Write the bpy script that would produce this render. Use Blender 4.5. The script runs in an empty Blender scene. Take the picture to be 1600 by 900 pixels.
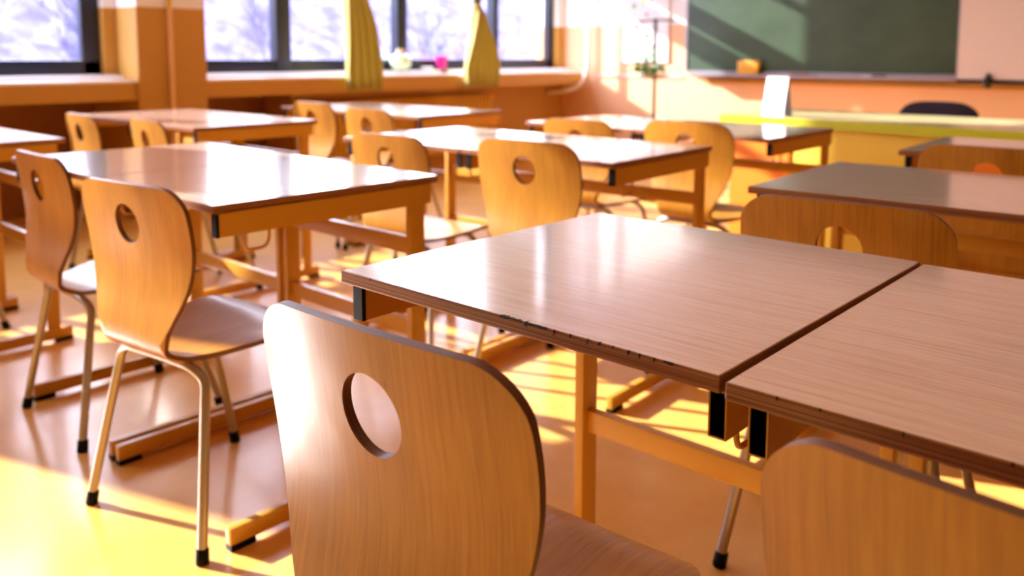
import bpy, bmesh, math, random
from mathutils import Vector, Matrix
from mathutils.geometry import delaunay_2d_cdt
random.seed(7)
S = bpy.context.scene
COL = S.collection
PI = math.pi

# ------------------------------------------------------------------ camera, world, sun, exposure
F_PX, CY, PITCH, ROLL, EYE, YAW = 1328.1, 231.5, .1091, -.0029, 1.0706, .7245
cd = bpy.data.cameras.new('camera'); cam = bpy.data.objects.new('camera', cd); COL.objects.link(cam)
cd.sensor_fit = 'HORIZONTAL'; cd.sensor_width = 36; cd.lens = 36*F_PX/1600
cd.shift_y = -(450-CY)/1600; cd.clip_start = .02; cd.clip_end = 300
cam.matrix_world = (Matrix.Translation((0, 0, EYE)) @ Matrix.Rotation(YAW, 4, 'Z')
                    @ Matrix.Rotation(PI/2-PITCH, 4, 'X') @ Matrix.Rotation(-ROLL, 4, 'Z'))
cd.dof.use_dof = True; cd.dof.focus_distance = 1.02; cd.dof.aperture_fstop = 3.8
S.camera = cam

SUN_AZ, SUN_EL = math.radians(18.3), math.radians(25.3)
sd = bpy.data.lights.new('sun', 'SUN'); sun = bpy.data.objects.new('sun', sd); COL.objects.link(sun)
sd.energy = 15; sd.angle = math.radians(.7); sd.color = (1, .95, .90)
d = Vector((math.cos(SUN_EL)*math.cos(SUN_AZ), math.cos(SUN_EL)*math.sin(SUN_AZ), -math.sin(SUN_EL)))
sun.rotation_euler = d.to_track_quat('-Z', 'Y').to_euler()

w = bpy.data.worlds.new('sky'); S.world = w; w.use_nodes = True
nt = w.node_tree; bg = nt.nodes['Background']
tc = nt.nodes.new('ShaderNodeTexCoord'); sx = nt.nodes.new('ShaderNodeSeparateXYZ'); cr = nt.nodes.new('ShaderNodeValToRGB')
nt.links.new(tc.outputs['Generated'], sx.inputs[0]); nt.links.new(sx.outputs['Z'], cr.inputs[0]); nt.links.new(cr.outputs[0], bg.inputs[0])
cr.color_ramp.elements[0].color = (.93, .92, 1, 1); cr.color_ramp.elements[1].color = (.60, .68, 1, 1)
bg.inputs[1].default_value = 9.8

S.view_settings.view_transform = 'Standard'; S.view_settings.look = 'None'
S.view_settings.gamma = 1; S.view_settings.exposure = .52; S.view_settings.use_curve_mapping = False
try:
    S.cycles.use_denoising = True; S.cycles.max_bounces = 10; S.cycles.diffuse_bounces = 6
    S.cycles.sample_clamp_indirect = 12; S.cycles.caustics_reflective = False; S.cycles.caustics_refractive = False
    S.cycles.transparent_max_bounces = 16
except Exception: pass

# ------------------------------------------------------------------ materials
def lin(r, g, b):
    f = lambda c: (c/255/12.92 if c/255 <= .04045 else ((c/255+.055)/1.055)**2.4)
    return (f(r), f(g), f(b), 1)
def mat(name, col, rough=.5, metal=0, coat=0, spec=.5):
    m = bpy.data.materials.new(name); m.use_nodes = True
    p = m.node_tree.nodes['Principled BSDF']
    p.inputs['Base Color'].default_value = col; p.inputs['Roughness'].default_value = rough
    p.inputs['Metallic'].default_value = metal; p.inputs['Coat Weight'].default_value = coat
    p.inputs['Coat Roughness'].default_value = .12; p.inputs['Specular IOR Level'].default_value = spec
    return m
def nodes(m): return m.node_tree, m.node_tree.nodes['Principled BSDF']
def ramp_noise(m, src, scale3, stops, noise=5, detail=6, rough=.6, dist=0, bump=0, bdist=.001):
    """colour from stretched noise: grain, mottling"""
    t, p = nodes(m); n = t.nodes
    co = n.new('ShaderNodeTexCoord'); mp = n.new('ShaderNodeMapping'); mp.inputs['Scale'].default_value = scale3
    nz = n.new('ShaderNodeTexNoise'); nz.inputs['Scale'].default_value = noise; nz.inputs['Detail'].default_value = detail
    nz.inputs['Roughness'].default_value = rough; nz.inputs['Distortion'].default_value = dist
    r = n.new('ShaderNodeValToRGB'); e = r.color_ramp.elements
    e[0].position, e[0].color = stops[0]; e[1].position, e[1].color = stops[-1]
    for ps, c in stops[1:-1]:
        k = e.new(ps); k.color = c
    t.links.new(co.outputs[src], mp.inputs[0]); t.links.new(mp.outputs[0], nz.inputs['Vector'])
    t.links.new(nz.outputs['Fac'], r.inputs[0]); t.links.new(r.outputs[0], p.inputs['Base Color'])
    if bump:
        b = n.new('ShaderNodeBump'); b.inputs['Strength'].default_value = bump; b.inputs['Distance'].default_value = bdist
        t.links.new(nz.outputs['Fac'], b.inputs['Height']); t.links.new(b.outputs[0], p.inputs['Normal'])
    return r, nz, mp

# beech ply of the chair shells: vertical fine grain, UV in metres
PLY = mat('beech_ply', lin(214, 140, 60), .40, coat=.22)
r, nz, mp = ramp_noise(PLY, 'UV', (42, 1.6, 1), [(.30, lin(168, 108, 24)), (.52, lin(186, 128, 32)), (.72, lin(198, 142, 44))], noise=4, detail=8, rough=.65, dist=.6)
t, p = nodes(PLY)
co = t.nodes.new('ShaderNodeTexCoord'); nb = t.nodes.new('ShaderNodeTexNoise'); nb.inputs['Scale'].default_value = 7; nb.inputs['Detail'].default_value = 3
mpb = t.nodes.new('ShaderNodeMapping'); mpb.inputs['Scale'].default_value = (1.6, .6, 1); t.links.new(co.outputs['UV'], mpb.inputs[0]); t.links.new(mpb.outputs[0], nb.inputs['Vector'])
ob = t.nodes.new('ShaderNodeObjectInfo'); ad = t.nodes.new('ShaderNodeVectorMath'); ad.operation = 'ADD'
t.links.new(co.outputs['UV'], ad.inputs[0]); cmb = t.nodes.new('ShaderNodeCombineXYZ'); t.links.new(ob.outputs['Random'], cmb.inputs[0]); t.links.new(ob.outputs['Random'], cmb.inputs[2])
t.links.new(cmb.outputs[0], ad.inputs[1]); t.links.new(ad.outputs[0], mp.inputs[0]); t.links.new(ad.outputs[0], mpb.inputs[0])
mx = t.nodes.new('ShaderNodeMixRGB'); mx.blend_type = 'MULTIPLY'; mx.inputs[0].default_value = .75
rb = t.nodes.new('ShaderNodeValToRGB'); rb.color_ramp.elements[0].color = (.72, .66, .58, 1); rb.color_ramp.elements[1].color = (1.08, 1.06, 1.02, 1)
rb.color_ramp.elements[0].position = .3; rb.color_ramp.elements[1].position = .7
t.links.new(nb.outputs['Fac'], rb.inputs[0]); t.links.new(r.outputs[0], mx.inputs[1]); t.links.new(rb.outputs[0], mx.inputs[2])
# short dark flecks and scratches in the veneer
vo = t.nodes.new('ShaderNodeTexVoronoi'); vo.inputs['Scale'].default_value = 1.0
mpv = t.nodes.new('ShaderNodeMapping'); mpv.inputs['Scale'].default_value = (34, 9, 1); mpv.inputs['Rotation'].default_value = (0, 0, .14)
t.links.new(ad.outputs[0], mpv.inputs[0]); t.links.new(mpv.outputs[0], vo.inputs['Vector'])
rv = t.nodes.new('ShaderNodeValToRGB'); rv.color_ramp.elements[0].position = .035; rv.color_ramp.elements[0].color = (.30, .2, .14, 1)
rv.color_ramp.elements[1].position = .06; rv.color_ramp.elements[1].color = (1, 1, 1, 1)
t.links.new(vo.outputs['Distance'], rv.inputs[0])
mx2 = t.nodes.new('ShaderNodeMixRGB'); mx2.blend_type = 'MULTIPLY'; mx2.inputs[0].default_value = .55
t.links.new(mx.outputs[0], mx2.inputs[1]); t.links.new(rv.outputs[0], mx2.inputs[2]); t.links.new(mx2.outputs[0], p.inputs['Base Color'])
bn = t.nodes.new('ShaderNodeTexNoise'); bn.inputs['Scale'].default_value = 22; bn.inputs['Detail'].default_value = 4
t.links.new(ad.outputs[0], bn.inputs['Vector'])
bb = t.nodes.new('ShaderNodeBump'); bb.inputs['Strength'].default_value = .22; bb.inputs['Distance'].default_value = .002
t.links.new(bn.outputs['Fac'], bb.inputs['Height']); t.links.new(bb.outputs[0], p.inputs['Normal']); t.links.new(bb.outputs[0], p.inputs['Coat Normal'])

def layered(name, src, axis, per, stops, rough=.45):
    m = mat(name, stops[0][1], rough); t, p = nodes(m); n = t.nodes
    co = n.new('ShaderNodeTexCoord'); mp = n.new('ShaderNodeMapping'); mp.inputs['Scale'].default_value = [2 if k != axis else 1/per for k in range(3)]
    nz = n.new('ShaderNodeTexNoise'); nz.inputs['Scale'].default_value = 1; nz.inputs['Detail'].default_value = 5; nz.inputs['Roughness'].default_value = .7
    r = n.new('ShaderNodeValToRGB'); e = r.color_ramp.elements
    e[0].position, e[0].color = stops[0]; e[1].position, e[1].color = stops[-1]
    for ps, c in stops[1:-1]:
        k = e.new(ps); k.color = c
    t.links.new(co.outputs[src], mp.inputs[0]); t.links.new(mp.outputs[0], nz.inputs[0]); t.links.new(nz.outputs['Fac'], r.inputs[0])
    t.links.new(r.outputs[0], p.inputs['Base Color']); return m
RIM = layered('ply_rim', 'UV', 1, .0014, [(.36, lin(52, 26, 16)), (.5, lin(112, 66, 38)), (.66, lin(158, 104, 66))])
EDGE = layered('table_edge_ply', 'Object', 2, .0022, [(.34, lin(92, 50, 28)), (.5, lin(150, 96, 60)), (.68, lin(186, 132, 92))], .4)
# laminate with fine streaks along the table's long side
LAM = mat('table_laminate', lin(206, 160, 136), .24, coat=1.0)
r, nz, mp = ramp_noise(LAM, 'Object', (1.1, 46, 1), [(.32, lin(208, 168, 142)), (.5, lin(232, 200, 176)), (.68, lin(240, 216, 196))], noise=5, detail=9, rough=.7, dist=.15)
t, p = nodes(LAM); p.inputs['Coat Roughness'].default_value = .10; p.inputs['Coat IOR'].default_value = 1.9; p.inputs['IOR'].default_value = 1.6
ob = t.nodes.new('ShaderNodeObjectInfo'); ad = t.nodes.new('ShaderNodeVectorMath'); ad.operation = 'ADD'
t.links.new(mp.inputs[0].links[0].from_socket, ad.inputs[0]); t.links.new(ob.outputs['Location'], ad.inputs[1]); t.links.new(ad.outputs[0], mp.inputs[0])
BANDING = mat('table_top_rim', lin(150, 96, 48), .35)
CHIP = mat('chipped_dark_core', lin(38, 20, 14), .7)
PAINT = mat('ochre_enamel', lin(202, 146, 48), .36, coat=.2)
BORE = mat('tube_inside_painted_shade', lin(18, 10, 8), .8, spec=.1)  # near-black painted in for the shade inside the open tubes
PLASTIC = mat('black_plastic', lin(8, 7, 8), .5, spec=.15)
STEEL = mat('grey_beige_steel', lin(172, 158, 148), .28, metal=.55)
HOOK = mat('hook_wire', lin(206, 150, 96), .35, metal=.2)

FLOOR = mat('ochre_linoleum', lin(214, 160, 92), .30, coat=.18)
r, nz, mp = ramp_noise(FLOOR, 'Object', (1, 1, 1), [(.3, lin(214, 156, 70)), (.5, lin(230, 175, 88)), (.7, lin(238, 190, 106))], noise=2.2, detail=10, rough=.72, bump=.04, bdist=.01)
def wallmat(name, low, high, zsplit):
    m = mat(name, low, .6); t, p = nodes(m); n = t.nodes
    g = n.new('ShaderNodeNewGeometry'); s = n.new('ShaderNodeSeparateXYZ'); mt = n.new('ShaderNodeMath'); mt.operation = 'GREATER_THAN'; mt.inputs[1].default_value = zsplit
    mx = n.new('ShaderNodeMixRGB'); mx.inputs[1].default_value = low; mx.inputs[2].default_value = high
    t.links.new(g.outputs['Position'], s.inputs[0]); t.links.new(s.outputs['Z'], mt.inputs[0]); t.links.new(mt.outputs[0], mx.inputs[0]); t.links.new(mx.outputs[0], p.inputs['Base Color'])
    return m
WALLM = wallmat('two_tone_wall', lin(194, 142, 60), lin(236, 232, 228), 1.37)
DARKW = mat('brown_wall', lin(104, 70, 38), .7)
PEACH = wallmat('front_wall_paint', lin(236, 188, 144), lin(240, 236, 232), 1.37)
WHITE = mat('white_paint', lin(246, 244, 240), .6)
SILLTOP = mat('sill_white', lin(250, 250, 252), .22, coat=.5)
SILLWOOD = mat('sill_apron', lin(196, 144, 62), .45)
FRAMEM = mat('window_frame_blue', lin(26, 34, 50), .35)
GLASS = bpy.data.materials.new('window_glass'); GLASS.use_nodes = True
t = GLASS.node_tree; t.nodes.clear(); o_ = t.nodes.new('ShaderNodeOutputMaterial'); tr = t.nodes.new('ShaderNodeBsdfTransparent'); gl = t.nodes.new('ShaderNodeBsdfGlossy')
gl.inputs['Roughness'].default_value = .02; mxs = t.nodes.new('ShaderNodeMixShader'); mxs.inputs[0].default_value = .05
tr.inputs[0].default_value = (.98, .98, 1, 1)
t.links.new(tr.outputs[0], mxs.inputs[1]); t.links.new(gl.outputs[0], mxs.inputs[2]); t.links.new(mxs.outputs[0], o_.inputs[0])
BOARD = mat('green_board', lin(72, 92, 66), .38)
ramp_noise(BOARD, 'Object', (1, .3, 2), [(.3, lin(50, 72, 50)), (.7, lin(66, 90, 66))], noise=1.6, detail=4)
ALU = mat('aluminium', lin(176, 170, 178), .35, metal=.7)
WB = mat('screen_white', lin(226, 214, 212), .45)
BLACK = mat('black_matt', lin(18, 14, 20), .5)
DARKP = mat('dark_purple_fabric', lin(40, 28, 46), .8)
LIME = mat('lime_yellow', lin(198, 204, 36), .4, coat=.2)
YEL = mat('yellow_panel', lin(240, 206, 70), .45)
ORA = mat('orange_panel', lin(236, 128, 24), .45)
RADM = mat('radiator_yellow', lin(226, 176, 44), .4)
PIPEW = wallmat('pipe_paint', lin(232, 184, 120), lin(226, 178, 40), 1.37)
PIPED = mat('pipe_dark', lin(90, 62, 50), .4)
CURT = bpy.data.materials.new('curtain_cloth'); CURT.use_nodes = True
t, p = nodes(CURT); p.inputs['Base Color'].default_value = lin(196, 184, 106); p.inputs['Roughness'].default_value = .8
tl = t.nodes.new('ShaderNodeBsdfTranslucent'); tl.inputs[0].default_value = lin(190, 180, 100); mxs = t.nodes.new('ShaderNodeMixShader'); mxs.inputs[0].default_value = .22
t.links.new(p.outputs[0], mxs.inputs[1]); t.links.new(tl.outputs[0], mxs.inputs[2]); t.links.new(mxs.outputs[0], t.nodes['Material Output'].inputs[0])
VASE = mat('pale_green_glaze', lin(206, 226, 178), .3); CORK = mat('vase_neck', lin(206, 176, 150), .5)
PINK = mat('magenta_pot', lin(222, 20, 140), .35); LEAF = mat('leaf_green', lin(70, 130, 40), .5); SOIL = mat('soil', lin(50, 34, 22), .9)
FLOWER = mat('red_flower', lin(214, 70, 60), .5)
PAPER = mat('white_card', lin(240, 238, 242), .5)
YBOX = mat('yellow_box', lin(226, 170, 50), .5)
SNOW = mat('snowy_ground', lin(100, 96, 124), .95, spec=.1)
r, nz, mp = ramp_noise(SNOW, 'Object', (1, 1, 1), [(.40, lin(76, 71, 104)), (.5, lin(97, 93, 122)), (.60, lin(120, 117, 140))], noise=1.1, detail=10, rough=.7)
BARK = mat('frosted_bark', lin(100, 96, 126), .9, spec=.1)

# ------------------------------------------------------------------ helpers
def obj(name, bm, m, parent=None, smooth=False, ang=35):
    me = bpy.data.meshes.new(name); bm.normal_update()
    if smooth:
        for f in bm.faces: f.smooth = True
        lim = math.radians(ang)
        for e in bm.edges:
            if len(e.link_faces) == 2 and e.calc_face_angle(0) > lim: e.smooth = False
    bm.to_mesh(me); bm.free()
    for k in (m if isinstance(m, (list, tuple)) else [m]): me.materials.append(k)
    o = bpy.data.objects.new(name, me); COL.objects.link(o)
    if parent: o.parent = parent
    return o
def box(bm, x0, x1, y0, y1, z0, z1, mi=0, bev=0, M=None):
    b2 = bmesh.new() if bev else bm
    vs = [b2.verts.new((x, y, z)) for x in (x0, x1) for y in (y0, y1) for z in (z0, z1)]
    fs = []
    for q in ((0,1,3,2),(4,6,7,5),(0,4,5,1),(2,3,7,6),(0,2,6,4),(1,5,7,3)):
        f = b2.faces.new([vs[i] for i in q]); f.material_index = mi; fs.append(f)
    if bev:
        bmesh.ops.bevel(b2, geom=list(b2.edges), offset=bev, segments=2, affect='EDGES', profile=.6)
        for f in b2.faces: f.material_index = mi
        if M is not None: bmesh.ops.transform(b2, matrix=M, verts=b2.verts)
        me = bpy.data.meshes.new('t'); b2.to_mesh(me); b2.free(); bm.from_mesh(me); bpy.data.meshes.remove(me)
    elif M is not None:
        bmesh.ops.transform(bm, matrix=M, verts=vs)
def catmull(pts, n=6):
    P = [Vector(p) for p in pts]; P = [2*P[0]-P[1]] + P + [2*P[-1]-P[-2]]; out = []
    for i in range(1, len(P)-2):
        for k in range(n):
            u = k/n; a, b, c, e = P[i-1:i+3]
            out.append(.5*((2*b)+(c-a)*u+(2*a-5*b+4*c-e)*u*u+(3*b-a-3*c+e)*u**3))
    out.append(P[-2]); return out
def bend(pts, r=.04, n=6):
    """polyline with rounded corners"""
    P = [Vector(p) for p in pts]; out = [P[0]]
    for i in range(1, len(P)-1):
        a, b, c = P[i-1:i+2]; d1 = (a-b); d2 = (c-b); q = min(r, d1.length*.49, d2.length*.49)
        s, e = b+d1.normalized()*q, b+d2.normalized()*q
        for k in range(n+1):
            u = k/n; out.append((1-u)**2*s+2*u*(1-u)*b+u*u*e)
    out.append(P[-1]); return out
def tube(bm, pts, rad, seg=12, mi=0, cap=True):
    P = [Vector(p) for p in pts]; rings = []; rads = rad if isinstance(rad, (list, tuple)) else [rad]*len(P)
    T = (P[1]-P[0]).normalized(); N = T.orthogonal().normalized()
    for i, p_ in enumerate(P):
        t_ = ((P[min(i+1, len(P)-1)]-P[max(i-1, 0)])).normalized()
        N = (N - t_*N.dot(t_)).normalized(); B = t_.cross(N)
        rings.append([bm.verts.new(p_+(N*math.cos(2*PI*k/seg)+B*math.sin(2*PI*k/seg))*rads[i]) for k in range(seg)])
    for a, b in zip(rings, rings[1:]):
        for k in range(seg):
            f = bm.faces.new((a[k], a[(k+1) % seg], b[(k+1) % seg], b[k])); f.material_index = mi
    if cap:
        for rg in (list(reversed(rings[0])), rings[-1]):
            f = bm.faces.new(rg); f.material_index = mi
def lathe(bm, prof, seg=24, c=(0, 0, 0), mi=0):
    rings = []
    for r_, z in prof: rings.append([bm.verts.new((c[0]+r_*math.cos(2*PI*k/seg), c[1]+r_*math.sin(2*PI*k/seg), c[2]+z)) for k in range(seg)])
    for a, b in zip(rings, rings[1:]):
        for k in range(seg): bm.faces.new((a[k], a[(k+1) % seg], b[(k+1) % seg], b[k])).material_index = mi
    bm.faces.new(list(reversed(rings[0]))).material_index = mi; bm.faces.new(rings[-1]).material_index = mi
def tag(o, label, cat, group=None):
    o['label'] = label; o['category'] = cat
    if group: o['group'] = group
    return o
def thing(name, label, cat, loc=(0, 0, 0), rz=0, group=None):
    o = bpy.data.objects.new(name, None); COL.objects.link(o); o.location = loc; o.rotation_euler = (0, 0, rz)
    o.empty_display_size = .1
    return tag(o, label, cat, group)
def struct(name, bm, m, **k):
    o = obj(name, bm, m, **k); o['kind'] = 'structure'; return o
def kids(o): return KID.get(o.name, [])
KID = {}
def copy_tree(o, parent=None):
    c = o.copy(); COL.objects.link(c)
    if parent: c.parent = parent
    for ch in [q for q in ALLOBJ() if q.parent == o]: copy_tree(ch, c)
    return c
def ALLOBJ(): return list(COL.objects)

# ------------------------------------------------------------------ room shell
XW, YF, YB, XR, ZC = -5.68, 7.25, -2.6, 2.9, 3.35
XG = -5.74                                     # plane of the window frames
bm = bmesh.new(); box(bm, XW-.45, XR, YB, YF, -.08, 0); struct('floor', bm, FLOOR)
bm = bmesh.new(); box(bm, XW-.4, XR, YB, YF, ZC, ZC+.1); struct('ceiling', bm, WHITE)
bm = bmesh.new(); box(bm, XW-.4, XR, YF, YF+.15, -.08, ZC+.1); struct('wall_front', bm, PEACH)
bm = bmesh.new(); box(bm, XW-.4, XR, YB-.15, YB, -.08, ZC+.1); struct('wall_back', bm, DARKW)
bm = bmesh.new(); box(bm, XR, XR+.15, YB-.15, YF+.15, -.08, ZC+.1); struct('wall_right', bm, DARKW)
PIL = [(-.26, .21), (2.49, 2.96)]              # pillars between the window bays
bm = bmesh.new()
box(bm, XW-.45, XW-.02, 3.82, YF, -.08, .78); box(bm, XW-.02, XW, 3.82, YF, -.08, .78)
box(bm, XW-.42, XW, YB, YF, .78, .93)
box(bm, XW-.22, XW, YB, 2.96, 3.10, ZC); box(bm, XW-.22, XW, 2.96, YF, 3.25, ZC)
box(bm, XW-.22, XW, 7.14, YF, .93, 3.25); box(bm, XW-.22, XW, YB+.2, -.26, 2.86, 3.10); box(bm, XW-.22, XW, .21, 2.41, 2.96, 3.10)
box(bm, XW-.22, XW, YB, YB+.2, .93, 3.10); box(bm, XW-.22, XW+.0, 2.41, 2.49, .93, 3.10)
struct('wall_left', bm, WALLM)
bm = bmesh.new(); box(bm, XW-.45, XW-.38, YB, 3.84, -.08, .93); struct('trim_8', bm, mat('wall_under_sill_painted_shade', lin(150, 92, 44), .6))  # wall below the sills; its shade is put into the browner colour and setback
for k, (a, b) in enumerate(PIL):
    bm = bmesh.new(); box(bm, XW-.40, -5.38, a, b, 0, ZC, bev=.008); struct('trim_%d' % (k+1), bm, WALLM)
# window groups: (number, y0, y1, mullions(centres, width), horizontal rails)
def window(n, y0, y1, mull, rails, side=.115, zb=.935, zt=3.10, sash=.0):
    bm = bmesh.new(); f = .095
    box(bm, XG-.07, XG, y0, y1, zb, zb+f, bev=.01); box(bm, XG-.07, XG, y0, y1, zt-.06, zt, bev=.01)
    box(bm, XG-.07, XG, y0, y0+side, zb, zt, bev=.01); box(bm, XG-.07, XG, y1-side, y1, zb, zt, bev=.01)
    for c, wd in mull: box(bm, XG-.09, XG+.012, c-wd/2, c+wd/2, zb, zt, bev=.008)
    for ya, yb, z0, z1 in rails: box(bm, XG-.065, XG-.005, ya, yb, z0, z1, bev=.006)
    fr = struct('window_%d' % n, bm, FRAMEM, smooth=True)
    bm = bmesh.new(); box(bm, XG-.045, XG-.039, y0+.02, y1-.02, zb+.02, zt-.02)
    g = obj('pane', bm, GLASS, fr); return fr
window(1, YB+.2, -.26, [(-1.45, .12)], [], zt=2.86)
window(2, .21, 2.41, [(1.25, .12)], [], zt=2.96)
window(3, 2.96, 7.14, [(3.80, .13), (5.015, .11), (6.235, .075)],
       [(6.27, 7.08, 1.93, 2.13), (6.27, 7.08, 2.19, 2.37), (6.27, 7.08, 2.80, 2.86), (2.96, 6.2, 2.3, 2.36)], side=.08, zt=3.25)
# sills: slab with a raised back ledge and an apron below
for k, (a, b) in enumerate([(YB, -.26), (.21, 2.49), (2.96, 5.36), (5.44, YF)]):
    bm = bmesh.new()
    box(bm, -5.72, -5.40, a, b, .885, .905, 0, bev=.006); box(bm, -5.74, -5.60, a, b, .905, .935, 0, bev=.004)
    box(bm, -5.70, -5.408, a, b, .775, .885, 1)
    struct('trim_%d' % (k+3), bm, [SILLTOP, SILLWOOD])
bm = bmesh.new(); box(bm, -5.2, XR, YF-.02, YF, .0, .07); struct('baseboard_front', bm, SILLWOOD)

# ------------------------------------------------------------------ outside: snowy bank and bare trees
bm = bmesh.new()
nx, ny = 50, 60
vv = [[bm.verts.new((-6.3-i*.9, -30+j*1.4, -.8+min(4.8, max(0, i-14)*.62)+.25*math.sin(i*.7+j*.4)*min(1, i/10)+random.uniform(-.1, .1)*min(1, i/6))) for j in range(ny)] for i in range(nx)]
for i in range(nx-1):
    for j in range(ny-1): bm.faces.new((vv[i][j], vv[i][j+1], vv[i+1][j+1], vv[i+1][j]))
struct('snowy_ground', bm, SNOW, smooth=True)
def branch(bm, p0, dr, ln, r, lvl):
    pts = [p0]; d_ = dr.normalized()
    for k in range(3):
        d_ = (d_+Vector((random.uniform(-.2, .2), random.uniform(-.2, .2), random.uniform(-.05, .18)))).normalized()
        pts.append(pts[-1]+d_*ln/3)
    tube(bm, pts, [r*(1-.16*k) for k in range(4)], 5 if lvl else 7, cap=False)
    if lvl < 4:
        for k in range(4 if lvl else 7):
            q = pts[random.choice((1, 2, 3))]
            dd = (d_+Vector((random.uniform(-1, 1), random.uniform(-1, 1), random.uniform(-.3, .8)))).normalized()
            branch(bm, q, dd, ln*random.uniform(.5, .72), r*.5, lvl+1)
TREES = [(-15, 6.3, 'slender bare frosted tree seen through the second window pane right of the pillar'),
         (-16, 10.5, 'bare frosted tree outside behind the tall knotted curtain'),
         (-19, 17.5, 'bare frosted tree outside behind the pink pot'),
         (-14, 3.9, 'bare frosted tree outside the leftmost window'),
         (-21, 22.5, 'far bare frosted tree outside the narrow window by the corner')]
for x, y, lb in TREES:
    bm = bmesh.new(); branch(bm, Vector((0, 0, 0)), Vector((0, 0, 1)), 2.0, .07, 0)
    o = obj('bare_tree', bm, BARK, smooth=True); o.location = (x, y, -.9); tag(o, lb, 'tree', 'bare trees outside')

# ------------------------------------------------------------------ school chair
PROF = [(-.212, .790, .184, .015), (-.205, .740, .190, .016), (-.197, .690, .192, .016), (-.190, .640, .188, .015), (-.187, .590, .177, .013),
        (-.190, .545, .160, .010), (-.198, .500, .139, .006), (-.203, .463, .121, .003), (-.197, .434, .114, .001), (-.168, .416, .115, .0), (-.115, .410, .132, .002),
        (-.050, .413, .163, .006), (.020, .417, .186, .009), (.090, .423, .190, .009), (.140, .424, .186, .006), (.180, .415, .178, .003), (.204, .396, .172, .0)]
cpts = catmull([(a, b, c) for a, b, c, d_ in PROF], 8); ccv = catmull([(d_, 0, 0) for a, b, c, d_ in PROF], 8)
TL = [0]
for a, b in zip(cpts, cpts[1:]): TL.append(TL[-1]+math.hypot(b.x-a.x, b.y-a.y))
LT = TL[-1]
def prof(t_):
    t_ = max(0, min(LT, t_)); i = 0
    while i < len(TL)-2 and TL[i+1] < t_: i += 1
    u = (t_-TL[i])/(TL[i+1]-TL[i]); a, b = cpts[i], cpts[i+1]
    q = a.lerp(b, u); T = Vector((b.x-a.x, b.y-a.y)).normalized()
    if i+2 < len(cpts):
        c = cpts[i+2]; T2 = Vector((c.x-b.x, c.y-b.y)).normalized(); T = T.lerp(T2, u*.5+.25).normalized()
    return q.x, q.y, q.z, ccv[i].x*(1-u)+ccv[i+1].x*u, T
TH = .0115
def shell_pt(s, t_, off):
    t_ = t_ + .0035*(s/.15)**2*max(0, 1-t_/.16)
    y, z, hw, cv, T = prof(t_)
    n = Vector((0, -T.y, T.x)); k = s/.19
    p_ = Vector((s, y, z)) + n*cv*k*k
    dk = 2*cv*k/.19
    nn = (n - Vector((1, 0, 0))*dk).normalized()
    return p_ - nn*off
def halfw(t_):
    hw = prof(t_)[2]; r_ = .055; r2 = .075
    if t_ < r_: hw = hw - r_ + math.sqrt(max(0, r_*r_-(r_-t_)**2)) + 0
    e = LT-t_; r2 = .10
    if e < r2: hw = hw - r2 + math.sqrt(max(0, r2*r2-(r2-e)**2))
    return hw
HOLE = (.090, .042, .045)
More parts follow.
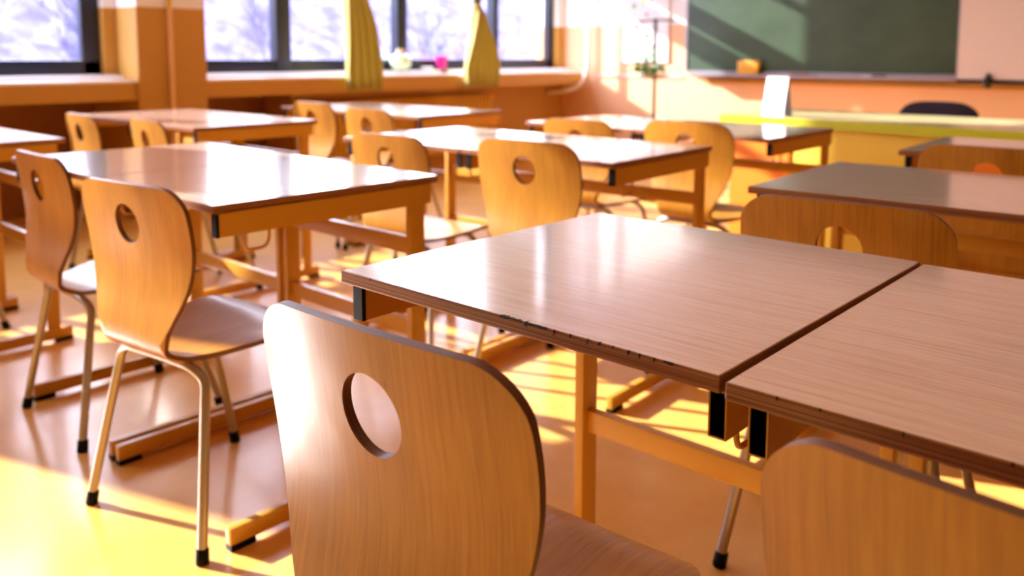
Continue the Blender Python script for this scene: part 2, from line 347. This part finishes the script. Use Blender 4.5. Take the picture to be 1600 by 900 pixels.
def shell_mesh():
    right = []
    ts = [.055*(1-math.cos(PI/2*k/10)) for k in range(11)]
    ts += [.055+(LT-.10-.055)*k/64 for k in range(1, 65)] + [LT-.10*math.cos(PI/2*k/10)*1 for k in range(1, 11)]
    for t_ in ts: right.append((halfw(t_), t_))
    top = [(x, -.004*(1-(x/.13)**2)) for x in [-.13+.26*k/12 for k in range(13)]]
    right[0] = (halfw(0), 0)
    left = [(-x, t_) for x, t_ in reversed(right)]
    bot = [(halfw(LT)*(1-2*k/14), LT) for k in range(1, 14)]
    topl = [(-halfw(0)+2*halfw(0)*k/14, 0) for k in range(1, 14)]
    outer = right + bot + left + topl
    hole = [(HOLE[1]*math.cos(2*PI*k/40), HOLE[0]+HOLE[2]*math.sin(2*PI*k/40)) for k in range(40)]
    pts = outer + hole; no, nh = len(outer), len(hole)
    inner = []
    g = .013; j = 1
    while j*g < LT:
        t_ = j*g; hw = halfw(t_)-.006; n = int(hw/g)
        for i in range(-n, n+1):
            s = i*g
            if ((s/(HOLE[1]+.006))**2+((t_-HOLE[0])/(HOLE[2]+.006))**2) > 1: inner.append((s, t_))
        j += 1
    allp = [Vector(q) for q in pts+inner]
    vs, es, fs, *_ = delaunay_2d_cdt(allp, [(i, (i+1) % no) for i in range(no)]+[(no+i, no+(i+1) % nh) for i in range(nh)], [], 0, 1e-7)
    bm = bmesh.new(); uv = bm.loops.layers.uv.new('UVMap')
    def inside(x, t_): return abs(x) <= halfw(t_)+.0015 and ((x/HOLE[1])**2+((t_-HOLE[0])/HOLE[2])**2) > .999
    for off, flip in ((0, False), (TH, True)):
        V = [bm.verts.new(shell_pt(q.x, q.y, off)) for q in vs]
        for f in fs:
            cx = sum(vs[i].x for i in f)/len(f); ct = sum(vs[i].y for i in f)/len(f)
            if not inside(cx, ct): continue
            idx = list(f) if flip else list(reversed(f))
            face = bm.faces.new([V[i] for i in idx]); face.smooth = True
            for lp, i in zip(face.loops, idx): lp[uv].uv = (vs[i].x, vs[i].y)
        for v_ in [v_ for v_ in V if not v_.link_faces]: bm.verts.remove(v_)
    for loop, sg in ((outer, 1), (hole, -1)):
        rows = []
        for fr, push in ((0, 0), (.12, .0007), (.5, .0011), (.88, .0007), (1, 0)):
            rows.append((fr, [bm.verts.new(shell_pt(q[0], q[1], TH*fr)) for q in loop]))
        n = len(loop); acc = 0
        for (f0, a), (f1, b) in zip(rows, rows[1:]):
            acc = 0
            for k in range(n):
                k2 = (k+1) % n; dl = (Vector(loop[k2])-Vector(loop[k])).length
                q = [a[k], a[k2], b[k2], b[k]]; uvq = [(acc, f0*TH), (acc+dl, f0*TH), (acc+dl, f1*TH), (acc, f1*TH)]
                if sg < 0: q.reverse(); uvq.reverse()
                face = bm.faces.new(q); face.material_index = 1; face.smooth = True
                for lp, u_ in zip(face.loops, uvq): lp[uv].uv = u_
                acc += dl
    return bm
def make_chair(label):
    t_ = thing('school_chair', label, 'chair')
    bm = shell_mesh()
    me = bpy.data.meshes.new('seat_shell'); bm.to_mesh(me); bm.free(); me.materials.append(PLY); me.materials.append(RIM)
    o = bpy.data.objects.new('seat_shell', me); COL.objects.link(o); o.parent = t_
    R = .0108
    for sx_ in (-1, 1):
        for yf, yt, xs in ((-.205, -.150, .212), (.200, .105, .205)):
            bm = bmesh.new()
            pts = bend([(sx_*xs, yf, .012), (sx_*.158, yt-.008*(1 if yf > 0 else -1), .368), (sx_*.118, yt, .390), (sx_*.05, yt, .392)], .055, 7)
            tube(bm, pts, R, 14); leg = obj('leg', bm, STEEL, t_, smooth=True)
            bm = bmesh.new(); a = Vector((sx_*xs, yf, 0)); b = a.lerp(Vector((sx_*.158, yt, .368)), .085)
            tube(bm, [a, a.lerp(b, .12), b.lerp(a, .05), b], [.0135, .0145, .0135, .0125], 14); obj('foot_cap', bm, PLASTIC, leg, smooth=True)
    bm = bmesh.new()
    tube(bm, [(-.052, -.150, .392), (.052, -.150, .392)], R, 12); tube(bm, [(-.052, .105, .392), (.052, .105, .392)], R, 12)
    for sx_ in (-1, 1): tube(bm, bend([(sx_*.04, -.150, .392), (sx_*.052, -.04, .388), (sx_*.04, .105, .392)], .03, 4), R*.9, 10)
    box(bm, -.06, .06, -.11, .07, .394, .4005, bev=.002)
    obj('underframe', bm, STEEL, t_, smooth=True)
    return t_

# ------------------------------------------------------------------ school table (.608 x .628, top at .76)
TW, TD = .608, .628
def make_table(label, open_left=False, open_right=False, chips=()):
    t_ = thing('school_table', label, 'table')
    bm = bmesh.new(); hx, hy = TW/2-.0015, TD/2
    box(bm, -hx, hx, -hy, hy, .742, .76, 0, bev=.0022)
    for f in bm.faces:
        n = f.normal if f.normal.length else Vector((0, 0, 1)); f.normal_update(); n = f.normal
        f.material_index = 0 if n.z > .97 else (2 if n.z > .2 else 1)
    top = obj('tabletop', bm, [LAM, EDGE, BANDING], t_)
    for (x, wd, dp) in chips:
        bm = bmesh.new(); n = max(2, int(wd/.003)); h0 = random.uniform(.003, .007) if wd < .006 else random.uniform(.0015, .003)
        pr = [(x-wd/2+wd*k/n, -hy+dp*random.uniform(.35, 1)*(.3 if k in (0, n) else 1), .7602-h0*random.uniform(.5, 1)) for k in range(n+1)]
        for (xa, ya, za), (xb, yb, zb) in zip(pr, pr[1:]):
            v = [bm.verts.new(q) for q in ((xa, -hy-.0005, .76025), (xb, -hy-.0005, .76025), (xb, yb, .76025), (xa, ya, .76025), (xa, -hy-.0005, za), (xb, -hy-.0005, zb))]
            for q in ((0, 1, 2, 3), (4, 5, 1, 0), (4, 3, 2, 5), (0, 3, 4), (1, 5, 2)): bm.faces.new([v[i] for i in q])
        bmesh.ops.remove_doubles(bm, verts=bm.verts, dist=1e-5)
        obj('edge_chip', bm, CHIP, top)
    for sx_, opened in ((-1, open_left), (1, open_right)):
        x0 = -TW/2+.033 if sx_ < 0 else TW/2-.007; a, b = x0-.010, x0+.010
        bm = bmesh.new(); y0, y1, z0, z1 = -hy+.008, hy-.03, .692, .742
        wl = .0016
        for q in ((a, b, z0, z0+wl), (a, b, z1-wl, z1), (a, a+wl, z0+wl, z1-wl), (b-wl, b, z0+wl, z1-wl)): box(bm, q[0], q[1], y0, y1, q[2], q[3])
        box(bm, a+wl, b-wl, y1-.01, y1-.002, z0+wl, z1-wl, 1)
        if opened:
            for q in ((a+wl, b-wl, z0+wl, z0+wl+.0004), (a+wl, a+wl+.0004, z0+wl, z1-wl), (b-wl-.0004, b-wl, z0+wl, z1-wl)): box(bm, q[0], q[1], y0+.0015, y1-.01, q[2], q[3], 1)
        rl = obj('side_rail', bm, [PAINT, BORE], t_)
        if opened:
            bm = bmesh.new(); box(bm, a+wl, b-wl, y0+.030, y0+.034, z0+wl, z1-wl); obj('tube_shade_sheet', bm, BORE, rl)  # dark sheet set inside the hollow tube to stand in for its shade
        else:
            bm = bmesh.new(); box(bm, a-.0005, b+.0005, y0-.003, y0+.004, z0-.0005, z1-.001, bev=.001); obj('end_cap', bm, PLASTIC, rl)
        bm = bmesh.new(); box(bm, a, b, .238-.022, .238+.024, .05, .6925, bev=.002); obj('column', bm, PAINT, t_, smooth=True)
        bm = bmesh.new(); box(bm, a-.001, b+.001, -hy+.012, hy-.01, .012, .052, bev=.004); ft = obj('foot', bm, PAINT, t_, smooth=True)
        for yy in (-hy+.012, hy-.07):
            bm = bmesh.new(); box(bm, a-.003, b+.003, yy, yy+.06, 0, .014, bev=.002); obj('glide', bm, PLASTIC, ft)
        if sx_ > 0:
            xo = x0-.014; yc = -hy+.11; bm = bmesh.new()
            tube(bm, bend([(xo, yc+.033, .700), (xo, yc+.031, .650), (xo, yc-.029, .650), (xo, yc-.033, .680)], .03, 7), .0035, 8)
            tube(bm, [(xo, yc+.033, .698), (xo, yc+.033, .706), (x0-.009, yc+.033, .712)], .0035, 8)
            obj('bag_hook', bm, HOOK, t_, smooth=True)
    for z0, z1 in ((.345, .388), (.562, .605)):
        bm = bmesh.new(); box(bm, -TW/2+.043, TW/2-.017, .229, .249, z0, z1, bev=.002); obj('crossbar', bm, PAINT, t_, smooth=True)
    return t_
def put_table(t_, ox, oy, rot, k=0):
    """ox, oy: the near left corner of the row; k: which table of the row"""
    lx, ly = TW*(k+.5)+.002*k, TD/2
    t_.location = (ox+lx*math.cos(rot)-ly*math.sin(rot), oy+lx*math.sin(rot)+ly*math.cos(rot), 0)
    t_.rotation_euler = (0, 0, rot)

nick = [(-.235, .0015, .004), (.02, .018, .006), (.036, .022, .005), (.052, .004, .009), (.07, .03, .003), (.095, .002, .005), (.118, .002, .005), (.142, .002, .004), (.158, .003, .007),
        (.176, .0015, .004), (.196, .003, .006), (.21, .002, .004), (.228, .002, .003), (.245, .012, .002)]
tabs = {}
tabs['A'] = make_table('light wood school table in front with a chipped near edge, left of the seam', open_right=True, chips=nick)
tabs['B'] = make_table('school table cut by the right frame edge, pushed against the chipped table', open_left=True, chips=[(-.25, .002, .003), (-.21, .002, .003), (-.14, .0015, .002), (-.06, .002, .002)])
base_t = make_table('right one of the joined tables behind the two front-left chairs')
tabs['C2'] = base_t
base_t['group'] = 'school tables in rows'
def table(key, label):
    o = copy_tree(base_t); o['label'] = label; tabs[key] = o
table('C1', 'left one of the joined glaring tables with the two leftmost front chairs')
table('D1', 'left table of the white-glaring pair beside the orange pillar')
table('D2', 'right table of the white-glaring pair beside the orange pillar')
table('E1', 'left table of the pair in front of the ribbed yellow radiator')
table('E2', 'right table of the pair in front of the ribbed yellow radiator')
table('F1', 'left table of the centre pair behind the chipped table')
table('F2', 'right table of the centre pair behind the chipped table')
table('G1', 'left table of the farthest pair, near the plant stand')
table('G2', 'right table of the farthest pair, in front of the yellow desk')
table('H1', 'brown school table right of centre, behind the chair with a wide curved back')
table('H2', 'brown school table at the right edge of the photo, second row')
table('I1', 'school table far right in front of the yellow desk, left of its pair')
table('I2', 'school table far right in front of the yellow desk, cut by the frame')
table('J1', 'school table at the far left edge mostly outside the photo')
table('J2', 'white-glaring table corner poking in at the left edge below the window')
for k in ('A', 'B'): tabs[k]['group'] = 'school tables in rows'
put_table(tabs['A'], -.984, .737, -.0073); put_table(tabs['B'], -.368, .722, .0)
for (k1, k2, x, y, rot) in (('C1', 'C2', -2.821, .905, -.018), ('F1', 'F2', -2.617, 1.985, .030), ('D1', 'D2', -4.60, 1.79, .0), ('E1', 'E2', -4.42, 2.90, .01),
                            ('G1', 'G2', -2.60, 3.03, .0), ('H1', 'H2', -.915, 1.885, .03), ('I1', 'I2', -.905, 2.965, .03), ('J1', 'J2', -4.53, .62, .0)):
    put_table(tabs[k1], x, y, rot, 0); put_table(tabs[k2], x, y, rot, 1)

# ------------------------------------------------------------------ chairs: rear-foot line is at local y = -.205
base_c = make_chair('largest chair in the foreground with its wooden back and oval hole facing us')
base_c['group'] = 'plywood school chairs'
def put_chair(o, x, y, rz=0, sc=1.0):
    """x, y: the middle of the backrest top"""
    ly = -.212*sc
    o.location = (x+ly*math.sin(rz), y-ly*math.cos(rz), 0); o.rotation_euler = (0, 0, rz); o.scale = (sc, sc, sc)
CH = [('N', -0.643, 0.513, 0.035, 1.02, None),
      ('R', -0.088, 0.59, -0.07, 1.0, 'foreground chair cut by the lower right corner, its hole out of view'),
      ('C2', -1.82, 0.8, 0.125, 1.01, 'chair left of the foreground with sunlit seat and silver legs, dark oval in its back'),
      ('C1', -2.54, 0.874, -0.02, 1.01, 'leftmost front chair whose seat is partly hidden by the neighbouring chair'),
      ('H', -0.574, 1.565, 0.08, 1.018, 'chair with a wide low curved back just beyond the chipped table'),
      ('F1', -2.335, 1.955, 0.05, 1.0, 'chair at the left of the centre tables with a white-lit seat to its right'),
      ('F2', -1.68, 1.95, 0.03, 1.03, 'upright chair in the centre, right before the centre tables and behind the chipped table'),
      ('K', -1.7, 2.95, 0.0, 1.03, 'tall chair between the centre tables and the orange desk panel'),
      ('G1', -2.28, 3.0, 0.0, 1.0, 'chair behind the centre tables whose top edge shows before the orange corner'),
      ('I', -.60, 2.80, .0, 1.02, 'chair at the right edge pushed under the far right table'),
      ('D1', -4.19, 1.64, -0.04, 1.0, 'farther-left of two chairs at the table by the pillar, its white top edge catching light'),
      ('D2', -3.62, 1.69, -0.08, 1.0, 'nearer-right of two chairs at the table by the pillar'),
      ('E1', -4.02, 2.83, 0.0, 1.02, 'left of the two chairs at the radiator table, with pale lit rim'),
      ('E2', -3.53, 2.83, .0, 1.0, 'right of the two chairs at the table before the yellow radiator'),
      ('J', -3.83, .70, .0, 1.0, 'chair at the left frame edge of which one leg shows')]
for key, x, y, rz, sc, lb in CH:
    o = base_c if lb is None else copy_tree(base_c)
    if lb: o['label'] = lb
    put_chair(o, x, y, rz, sc)

# ------------------------------------------------------------------ front wall: board, screen, tray, rail
t_ = thing('chalkboard', 'green chalkboard on the front wall crossed by bands of sunlight', 'chalkboard', (-2.975, YF-.04, 0))
bm = bmesh.new(); box(bm, -1.175, 1.175, -.01, .03, .93, 2.2); obj('writing_surface', bm, BOARD, t_)
bm = bmesh.new()
for q in ((-1.19, 1.19, .905, .93), (-1.19, 1.19, 2.2, 2.22), (-1.19, -1.175, .93, 2.2), (1.175, 1.19, .93, 2.2)): box(bm, q[0], q[1], -.018, .035, q[2], q[3])
obj('frame', bm, ALU, t_)
bm = bmesh.new(); box(bm, -1.05, 1.19, -.10, .0, .883, .893); box(bm, -1.05, 1.19, -.105, -.10, .883, .905); obj('chalk_tray', bm, ALU, t_)
bm = bmesh.new(); box(bm, -3.98, 1.5, YF-.03, YF, .822, .856, bev=.004); struct('trim_7', bm, SILLWOOD)
t_ = thing('projection_screen', 'white projection screen right of the green board with a black bottom bar', 'screen', (-.55, YF-.11, 0))
bm = bmesh.new(); box(bm, -1.225, 1.2, -.002, .002, .895, 2.6); obj('screen_cloth', bm, WB, t_)
bm = bmesh.new(); tube(bm, [(-1.225, 0, .885), (1.2, 0, .885)], .013, 12); obj('bottom_bar', bm, BLACK, t_, smooth=True)
bm = bmesh.new(); lathe(bm, [(.004, -.055), (.02, -.045), (.034, -.015), (.038, .0), (.032, .02), (.014, .04), (.012, .06)], 16, (-1.01, -.02, .885)); obj('pull_knob', bm, BLACK, t_, smooth=True)
# things on the tray
o = None
bm = bmesh.new(); box(bm, -.10, .10, -.03, .03, 0, .135, bev=.012); 
bm2 = bm; o = obj('sponge_box', bm2, YBOX, smooth=True); o.location = (-3.49, YF-.102, .893+.0); tag(o, 'yellow box standing on the chalk tray left of the board corner', 'box')
bm = bmesh.new(); box(bm, -.075, .075, -.022, .022, 0, .028, bev=.005); o = obj('board_eraser', bm, mat('felt_brown', lin(150, 74, 40), .8), smooth=True); o.location = (-3.02, YF-.09, .893); tag(o, 'brown board eraser on the chalk tray behind the white card', 'eraser')
bm = bmesh.new(); box(bm, -.05, .05, -.02, .02, 0, .026, bev=.005); o = obj('marker_holder', bm, BLACK, smooth=True); o.location = (-2.36, YF-.09, .893); tag(o, 'small black block lying on the chalk tray at mid board', 'block')
for x, c, nm in ((-2.90, BLACK, 'black piece of chalk case on the tray beside the eraser'), (-2.47, mat('chalk_white', lin(236, 228, 226), .8), 'white chalk stick on the tray beside the black block')):
    bm = bmesh.new(); tube(bm, [(-.035, 0, .009), (.035, 0, .009)], .009, 10); o = obj('chalk_stick', bm, c, smooth=True); o.location = (x, YF-.09, .893); tag(o, nm, 'chalk')

# poster on the wall: white sheet with flowers and soft colour blocks
t_ = thing('poster', 'white poster with pink and green flower picture hanging behind the plant stand', 'poster', (-4.65, YF-.012, 0))
bm = bmesh.new(); box(bm, -.27, .27, -.004, .004, 1.0, 1.75, bev=.0035); obj('sheet', bm, PAPER, t_)
fb = [mat('print_pink', lin(236, 96, 120), .6), mat('print_green', lin(120, 170, 70), .6), mat('print_yellow', lin(232, 214, 110), .6), mat('print_rose', lin(240, 190, 196), .6), mat('print_mint', lin(206, 236, 214), .6)]
for x, z, r_, mi in ((-.10, 1.36, .03, 0), (-.06, 1.33, .022, 0), (-.12, 1.31, .02, 1), (-.03, 1.38, .02, 3), (-.13, 1.56, .025, 1), (-.02, 1.60, .03, 2), (.06, 1.62, .02, 1), (.02, 1.47, .018, 0), (.14, 1.52, .02, 3)):
    bm = bmesh.new(); bm.faces.new([bm.verts.new((x+r_*math.cos(2*PI*k/10)*(1+.25*math.cos(5*2*PI*k/10)), -.0055, z+r_*math.sin(2*PI*k/10))) for k in range(10)])
    obj('printed_flower', bm, fb[mi], t_)
for q, mi in (((-.15, .02, 1.15, 1.22), 3), ((-.2, .1, 1.02, 1.10), 4)):
    bm = bmesh.new(); box(bm, q[0], q[1], -.0055, -.0045, q[2], q[3]); obj('printed_block', bm, fb[mi], t_)
bm = bmesh.new(); box(bm, -.52, .52, -.014, .0, -.006, .006); o = obj('wall_strip', bm, mat('lilac_strip', lin(206, 186, 200), .5)); o.location = (-4.74, YF, .862); tag(o, 'thin pale strip on the front wall below the poster', 'strip')

# plant stand
t_ = thing('plant_stand', 'thin dark metal plant stand before the sunlit front wall', 'plant stand', (-4.13, 6.6, 0))
bm = bmesh.new(); tube(bm, [(0, 0, 0.02), (0, 0, 1.40)], .016, 10); obj('pole', bm, BLACK, t_, smooth=True)
bm = bmesh.new(); lathe(bm, [(.14, 0), (.14, .012), (.03, .03), (.012, .06)], 20); obj('base', bm, BLACK, t_, smooth=True)
bm = bmesh.new(); tube(bm, bend([(-.19, 0, 1.375), (-.03, 0, 1.385), (.2, 0, 1.378)], .05), .008, 8); obj('crossbar', bm, BLACK, t_, smooth=True)
bm = bmesh.new(); lathe(bm, [(.02, .872), (.12, .885), (.15, .905), (.145, .908), (.11, .892), (.02, .886)], 22); obj('tray', bm, mat('tray_grey', lin(150, 160, 150), .4), t_, smooth=True)
t_ = thing('potted_plant', 'small leafy plant with red blossoms on the tray of the metal stand', 'plant', (-4.13, 6.515, .8945))
bm = bmesh.new(); lathe(bm, [(.06, 0), (.078, .055), (.07, .056), (.065, .045), (.002, .045)], 18, (-.0, -.085+.085, 0)); obj('pot', bm, mat('pot_grey_green', lin(128, 160, 140), .4), t_, smooth=True)
def leaves(bm, n, rad, z0, z1, sz):
    for k in range(n):
        a = random.uniform(0, 2*PI); r_ = rad*math.sqrt(random.random()); z = random.uniform(z0, z1)
        c = Vector((r_*math.cos(a), r_*math.sin(a), z)); d_ = Vector((math.cos(a), math.sin(a), random.uniform(-.2, .9))).normalized()*sz*random.uniform(.7, 1.3); s = d_.orthogonal().normalized()*sz*.35
        up = d_.cross(s).normalized()*sz*.12
        v = [bm.verts.new(q) for q in (c, c+d_*.5+s+up, c+d_, c+d_*.5-s+up, c+d_*.5)]
        bm.faces.new((v[0], v[4], v[1])); bm.faces.new((v[1], v[4], v[2])); bm.faces.new((v[2], v[4], v[3])); bm.faces.new((v[3], v[4], v[0]))
bm = bmesh.new(); leaves(bm, 110, .11, .03, .10, .05); leaves(bm, 60, .03, .06, .36, .04); obj('foliage', bm, LEAF, t_)
bm = bmesh.new(); leaves(bm, 16, .12, .07, .11, .035); obj('blossoms', bm, FLOWER, t_)

# heating pipes, corner and pillar
bm = bmesh.new(); tube(bm, bend([(-5.28, YF-.12, 2.95), (-5.27, YF-.12, .93), (-5.34, YF-.14, .74), (-5.52, YF-.25, .69), (-5.675, YF-.28, .68)], .12, 8), .02, 12); o = obj('heating_pipe', bm, WHITE, smooth=True); tag(o, 'white heating pipe bending under the sill in the room corner', 'pipe')
bm = bmesh.new(); tube(bm, [(-5.36, 2.70, .02), (-5.36, 2.70, 3.0)], .017, 12); o = obj('heating_pipe', bm, PIPEW, smooth=True); tag(o, 'painted vertical pipe running up the orange pillar', 'pipe')
# radiator
t_ = thing('radiator', 'ribbed yellow radiator under the window sill', 'radiator', (XW+.075, 4.9, 0))
bm = bmesh.new()
for k in range(46): box(bm, -.035, .05, -1.1+k*.048, -1.1+k*.048+.026, .17, .70, bev=.010)
box(bm, -.03, -.02, -1.1, 1.09, .20, .67); obj('ribs', bm, RADM, t_, smooth=True)
bm = bmesh.new(); tube(bm, [(0, -1.14, .21), (0, 1.14, .21)], .018, 10); tube(bm, [(0, -1.14, .66), (0, 1.14, .66)], .018, 10)
tube(bm, [(0, 1.12, .21), (0, 1.12, 0.0)], .012, 8); tube(bm, [(0, -1.12, .21), (0, -1.12, 0.0)], .012, 8); obj('feed_pipes', bm, RADM, t_, smooth=True)

# curtains: pleated cloth gathered into a knot, spread again above it
def curtain(label, sections, fold, x=-5.335):
    t_ = thing('curtain', label, 'curtain', (x, 0, 0))
    bm = bmesh.new(); uvn = 90; zs = []
    secs = catmull([(z, c, wd) for z, c, wd in sections], 10); rows = []
    for q in secs:
        z, c, wd = q; n = fold; row = []
        for k in range(uvn+1):
            u = k/uvn; amp = .016+.04*min(1, .25/max(wd, .05))*.8
            amp = min(.045, amp)
            if wd < .1: amp = .03
            ph = 2*PI*n*u
            row.append(bm.verts.new((amp*math.cos(ph)+.006*math.sin(z*5+u*9), c-wd/2+wd*u+.012*math.sin(ph*1.0+.7), z)))
        rows.append(row)
    for a, b in zip(rows, rows[1:]):
        for k in range(uvn): bm.faces.new((a[k], a[k+1], b[k+1], b[k])).smooth = True
    o = obj('cloth', bm, CURT, t_, smooth=True, ang=80)
    md = o.modifiers.new('thickness', 'SOLIDIFY'); md.thickness = .002
    return t_
c1 = curtain('olive green curtain hanging tied in the middle of the long window, left one', [(.79, 4.26, .33), (.95, 4.25, .33), (1.1, 4.24, .30), (1.3, 4.22, .27), (1.5, 4.18, .20), (1.7, 4.15, .10), (1.82, 4.15, .06), (1.95, 4.15, .3), (2.3, 4.15, .6), (3.05, 4.15, .7)], 4)
c2 = curtain('olive green tied curtain right of the pink pot, its knot at the top', [(.78, 5.60, .40), (.95, 5.60, .42), (1.1, 5.60, .34), (1.3, 5.575, .19), (1.45, 5.56, .10), (1.55, 5.55, .05), (1.66, 5.62, .3), (1.85, 5.86, .7), (2.2, 5.96, .80), (3.05, 5.96, .82)], 5)  # unseen spread above the knot is shaped to block sun from the board
c1['group'] = c2['group'] = 'tied curtains'
bm = bmesh.new(); lathe(bm, [(.02, -.03), (.035, -.015), (.038, .01), (.02, .03)], 14, (0, 5.55, 1.55)); obj('tie_band', bm, mat('tie_dark', lin(60, 56, 40), .8), c2, smooth=True)
bm = bmesh.new(); lathe(bm, [(.02, -.03), (.035, -.015), (.038, .01), (.02, .03)], 14, (0, 4.15, 1.82)); obj('tie_band', bm, mat('tie_green', lin(120, 116, 60), .8), c1, smooth=True)

# sill things
t_ = thing('vase', 'round pale green vase on the window sill between the curtains', 'vase', (-5.66, 4.93, .935))
bm = bmesh.new(); lathe(bm, [(.045, 0), (.08, .025), (.095, .07), (.085, .115), (.045, .145)], 28); obj('body', bm, VASE, t_, smooth=True)
bm = bmesh.new(); lathe(bm, [(.044, .144), (.036, .152), (.04, .185), (.03, .186)], 20); obj('neck', bm, CORK, t_, smooth=True)
t_ = thing('flower_pot', 'small magenta flower pot with a thin sprig on the window sill', 'plant pot', (-5.66, 5.42, .935))
bm = bmesh.new(); lathe(bm, [(.038, 0), (.056, .105), (.060, .106), (.060, .122), (.050, .122), (.048, .10), (.002, .10)], 24); obj('pot', bm, PINK, t_, smooth=True)
bm = bmesh.new(); tube(bm, [(0, .01, .1), (0, -.005, .16), (0, -.02, .21)], .003, 6); leaves(bm, 6, .01, .17, .2, .035); tube(bm, [(0, .0, .1), (0, .03, .15)], .0025, 6); obj('sprig', bm, mat('dark_sprig', lin(50, 54, 48), .6), t_)
bm = bmesh.new(); lathe(bm, [(.03, 0), (.055, .012), (.058, .03), (.05, .03), (.03, .014)], 20); o = obj('small_dish', bm, SILLTOP, smooth=True); o.location = (-5.66, 5.24, .935); tag(o, 'small white dish on the sill left of the magenta pot', 'dish')

# ------------------------------------------------------------------ teacher's desk, card, chair
t_ = thing('teacher_desk', "long yellow teacher's desk with lime top edge in front of the green board", 'desk', (-2.32, 4.415, 0), -.075)
bm = bmesh.new(); box(bm, 0, 2.6, 0, .8, .722, .74, bev=.003); obj('desktop', bm, mat('desk_cream_top', lin(214, 206, 150), .25, coat=.3), t_)
bm = bmesh.new(); box(bm, 0, 2.6, -.008, .0, .690, .74, bev=.002); obj('front_edge', bm, LIME, t_)
bm = bmesh.new(); box(bm, .06, .42, .02, .74, .06, .722, bev=.003); cb = obj('cabinet', bm, ORA, t_)
bm = bmesh.new(); lathe(bm, [(.012, 0), (.014, .012), (.01, .018)], 12); kn = obj('knob', bm, PIPED, cb, smooth=True); kn.location = (.39, .02, .47); kn.rotation_euler = (PI/2, 0, 0)
bm = bmesh.new(); box(bm, .42, 1.19, .03, .05, .06, .70, bev=.002); obj('front_panel', bm, YEL, t_)
bm = bmesh.new(); box(bm, 1.19, 2.55, .01, .03, .06, .662, bev=.002); obj('front_panel', bm, ORA, t_)['label'] = 'orange front panel'
bm = bmesh.new(); box(bm, 2.53, 2.55, .03, .74, .0, .722); box(bm, .06, .08, .03, .74, .0, .06); box(bm, .42, .44, .05, .74, .0, .722); obj('side_panel', bm, YEL, t_)
t_ = thing('folded_card', "white folded card standing like a tent on the teacher's desk", 'card', (-2.03, 4.46, .742), -.25)
bm = bmesh.new(); M = Matrix.Translation((0, 0, 0)) @ Matrix.Rotation(-.18, 4, 'X'); box(bm, -.07, .07, -.002, .002, 0, .215, M=M); obj('front_leaf', bm, PAPER, t_)
bm = bmesh.new(); M = Matrix.Translation((0.0, .078, 0)) @ Matrix.Rotation(.18, 4, 'X'); box(bm, -.07, .07, -.002, .002, 0, .215, M=M); obj('rear_leaf', bm, mat('grey_card', lin(150, 140, 160), .5), t_)
t_ = thing('office_chair', "dark padded chair back rising behind the teacher's desk", 'chair', (-1.42, 5.35, 0))
bm = bmesh.new(); pr = [(.225*math.copysign(abs(math.cos(a))**.55, math.cos(a)), .655+.155*math.copysign(abs(math.sin(a))**.75, math.sin(a))) for a in [2*PI*k/40 for k in range(40)]]
rg = [[bm.verts.new((x*f, y, .655+(z-.655)*f)) for x, z in pr] for y, f in ((-.03, .86), (-.024, .97), (-.008, 1), (.012, 1), (.026, .97), (.03, .86))]
for a, b in zip(rg, rg[1:]):
    for k in range(40): bm.faces.new((a[k], a[(k+1) % 40], b[(k+1) % 40], b[k]))
bm.faces.new(list(reversed(rg[0]))); bm.faces.new(rg[-1]); obj('backrest', bm, DARKP, t_, smooth=True)
bm = bmesh.new(); box(bm, -.23, .23, .02, .46, .42, .48, bev=.02); obj('seat', bm, DARKP, t_, smooth=True)
bm = bmesh.new(); tube(bm, [(0, .24, .08), (0, .24, .42)], .025, 12); tube(bm, [(0, .02, .60), (0, .05, .44), (0, .2, .41)], .015, 8); obj('post', bm, BLACK, t_, smooth=True)
bm = bmesh.new()
for k in range(5):
    a = 2*PI*k/5; tube(bm, [(0, .24, .09), (.25*math.cos(a), .24+.25*math.sin(a), .05)], .015, 8); lathe(bm, [(.02, 0), (.024, .02), (.02, .045)], 10, (.25*math.cos(a), .24+.25*math.sin(a), 0))
obj('star_base', bm, BLACK, t_, smooth=True)
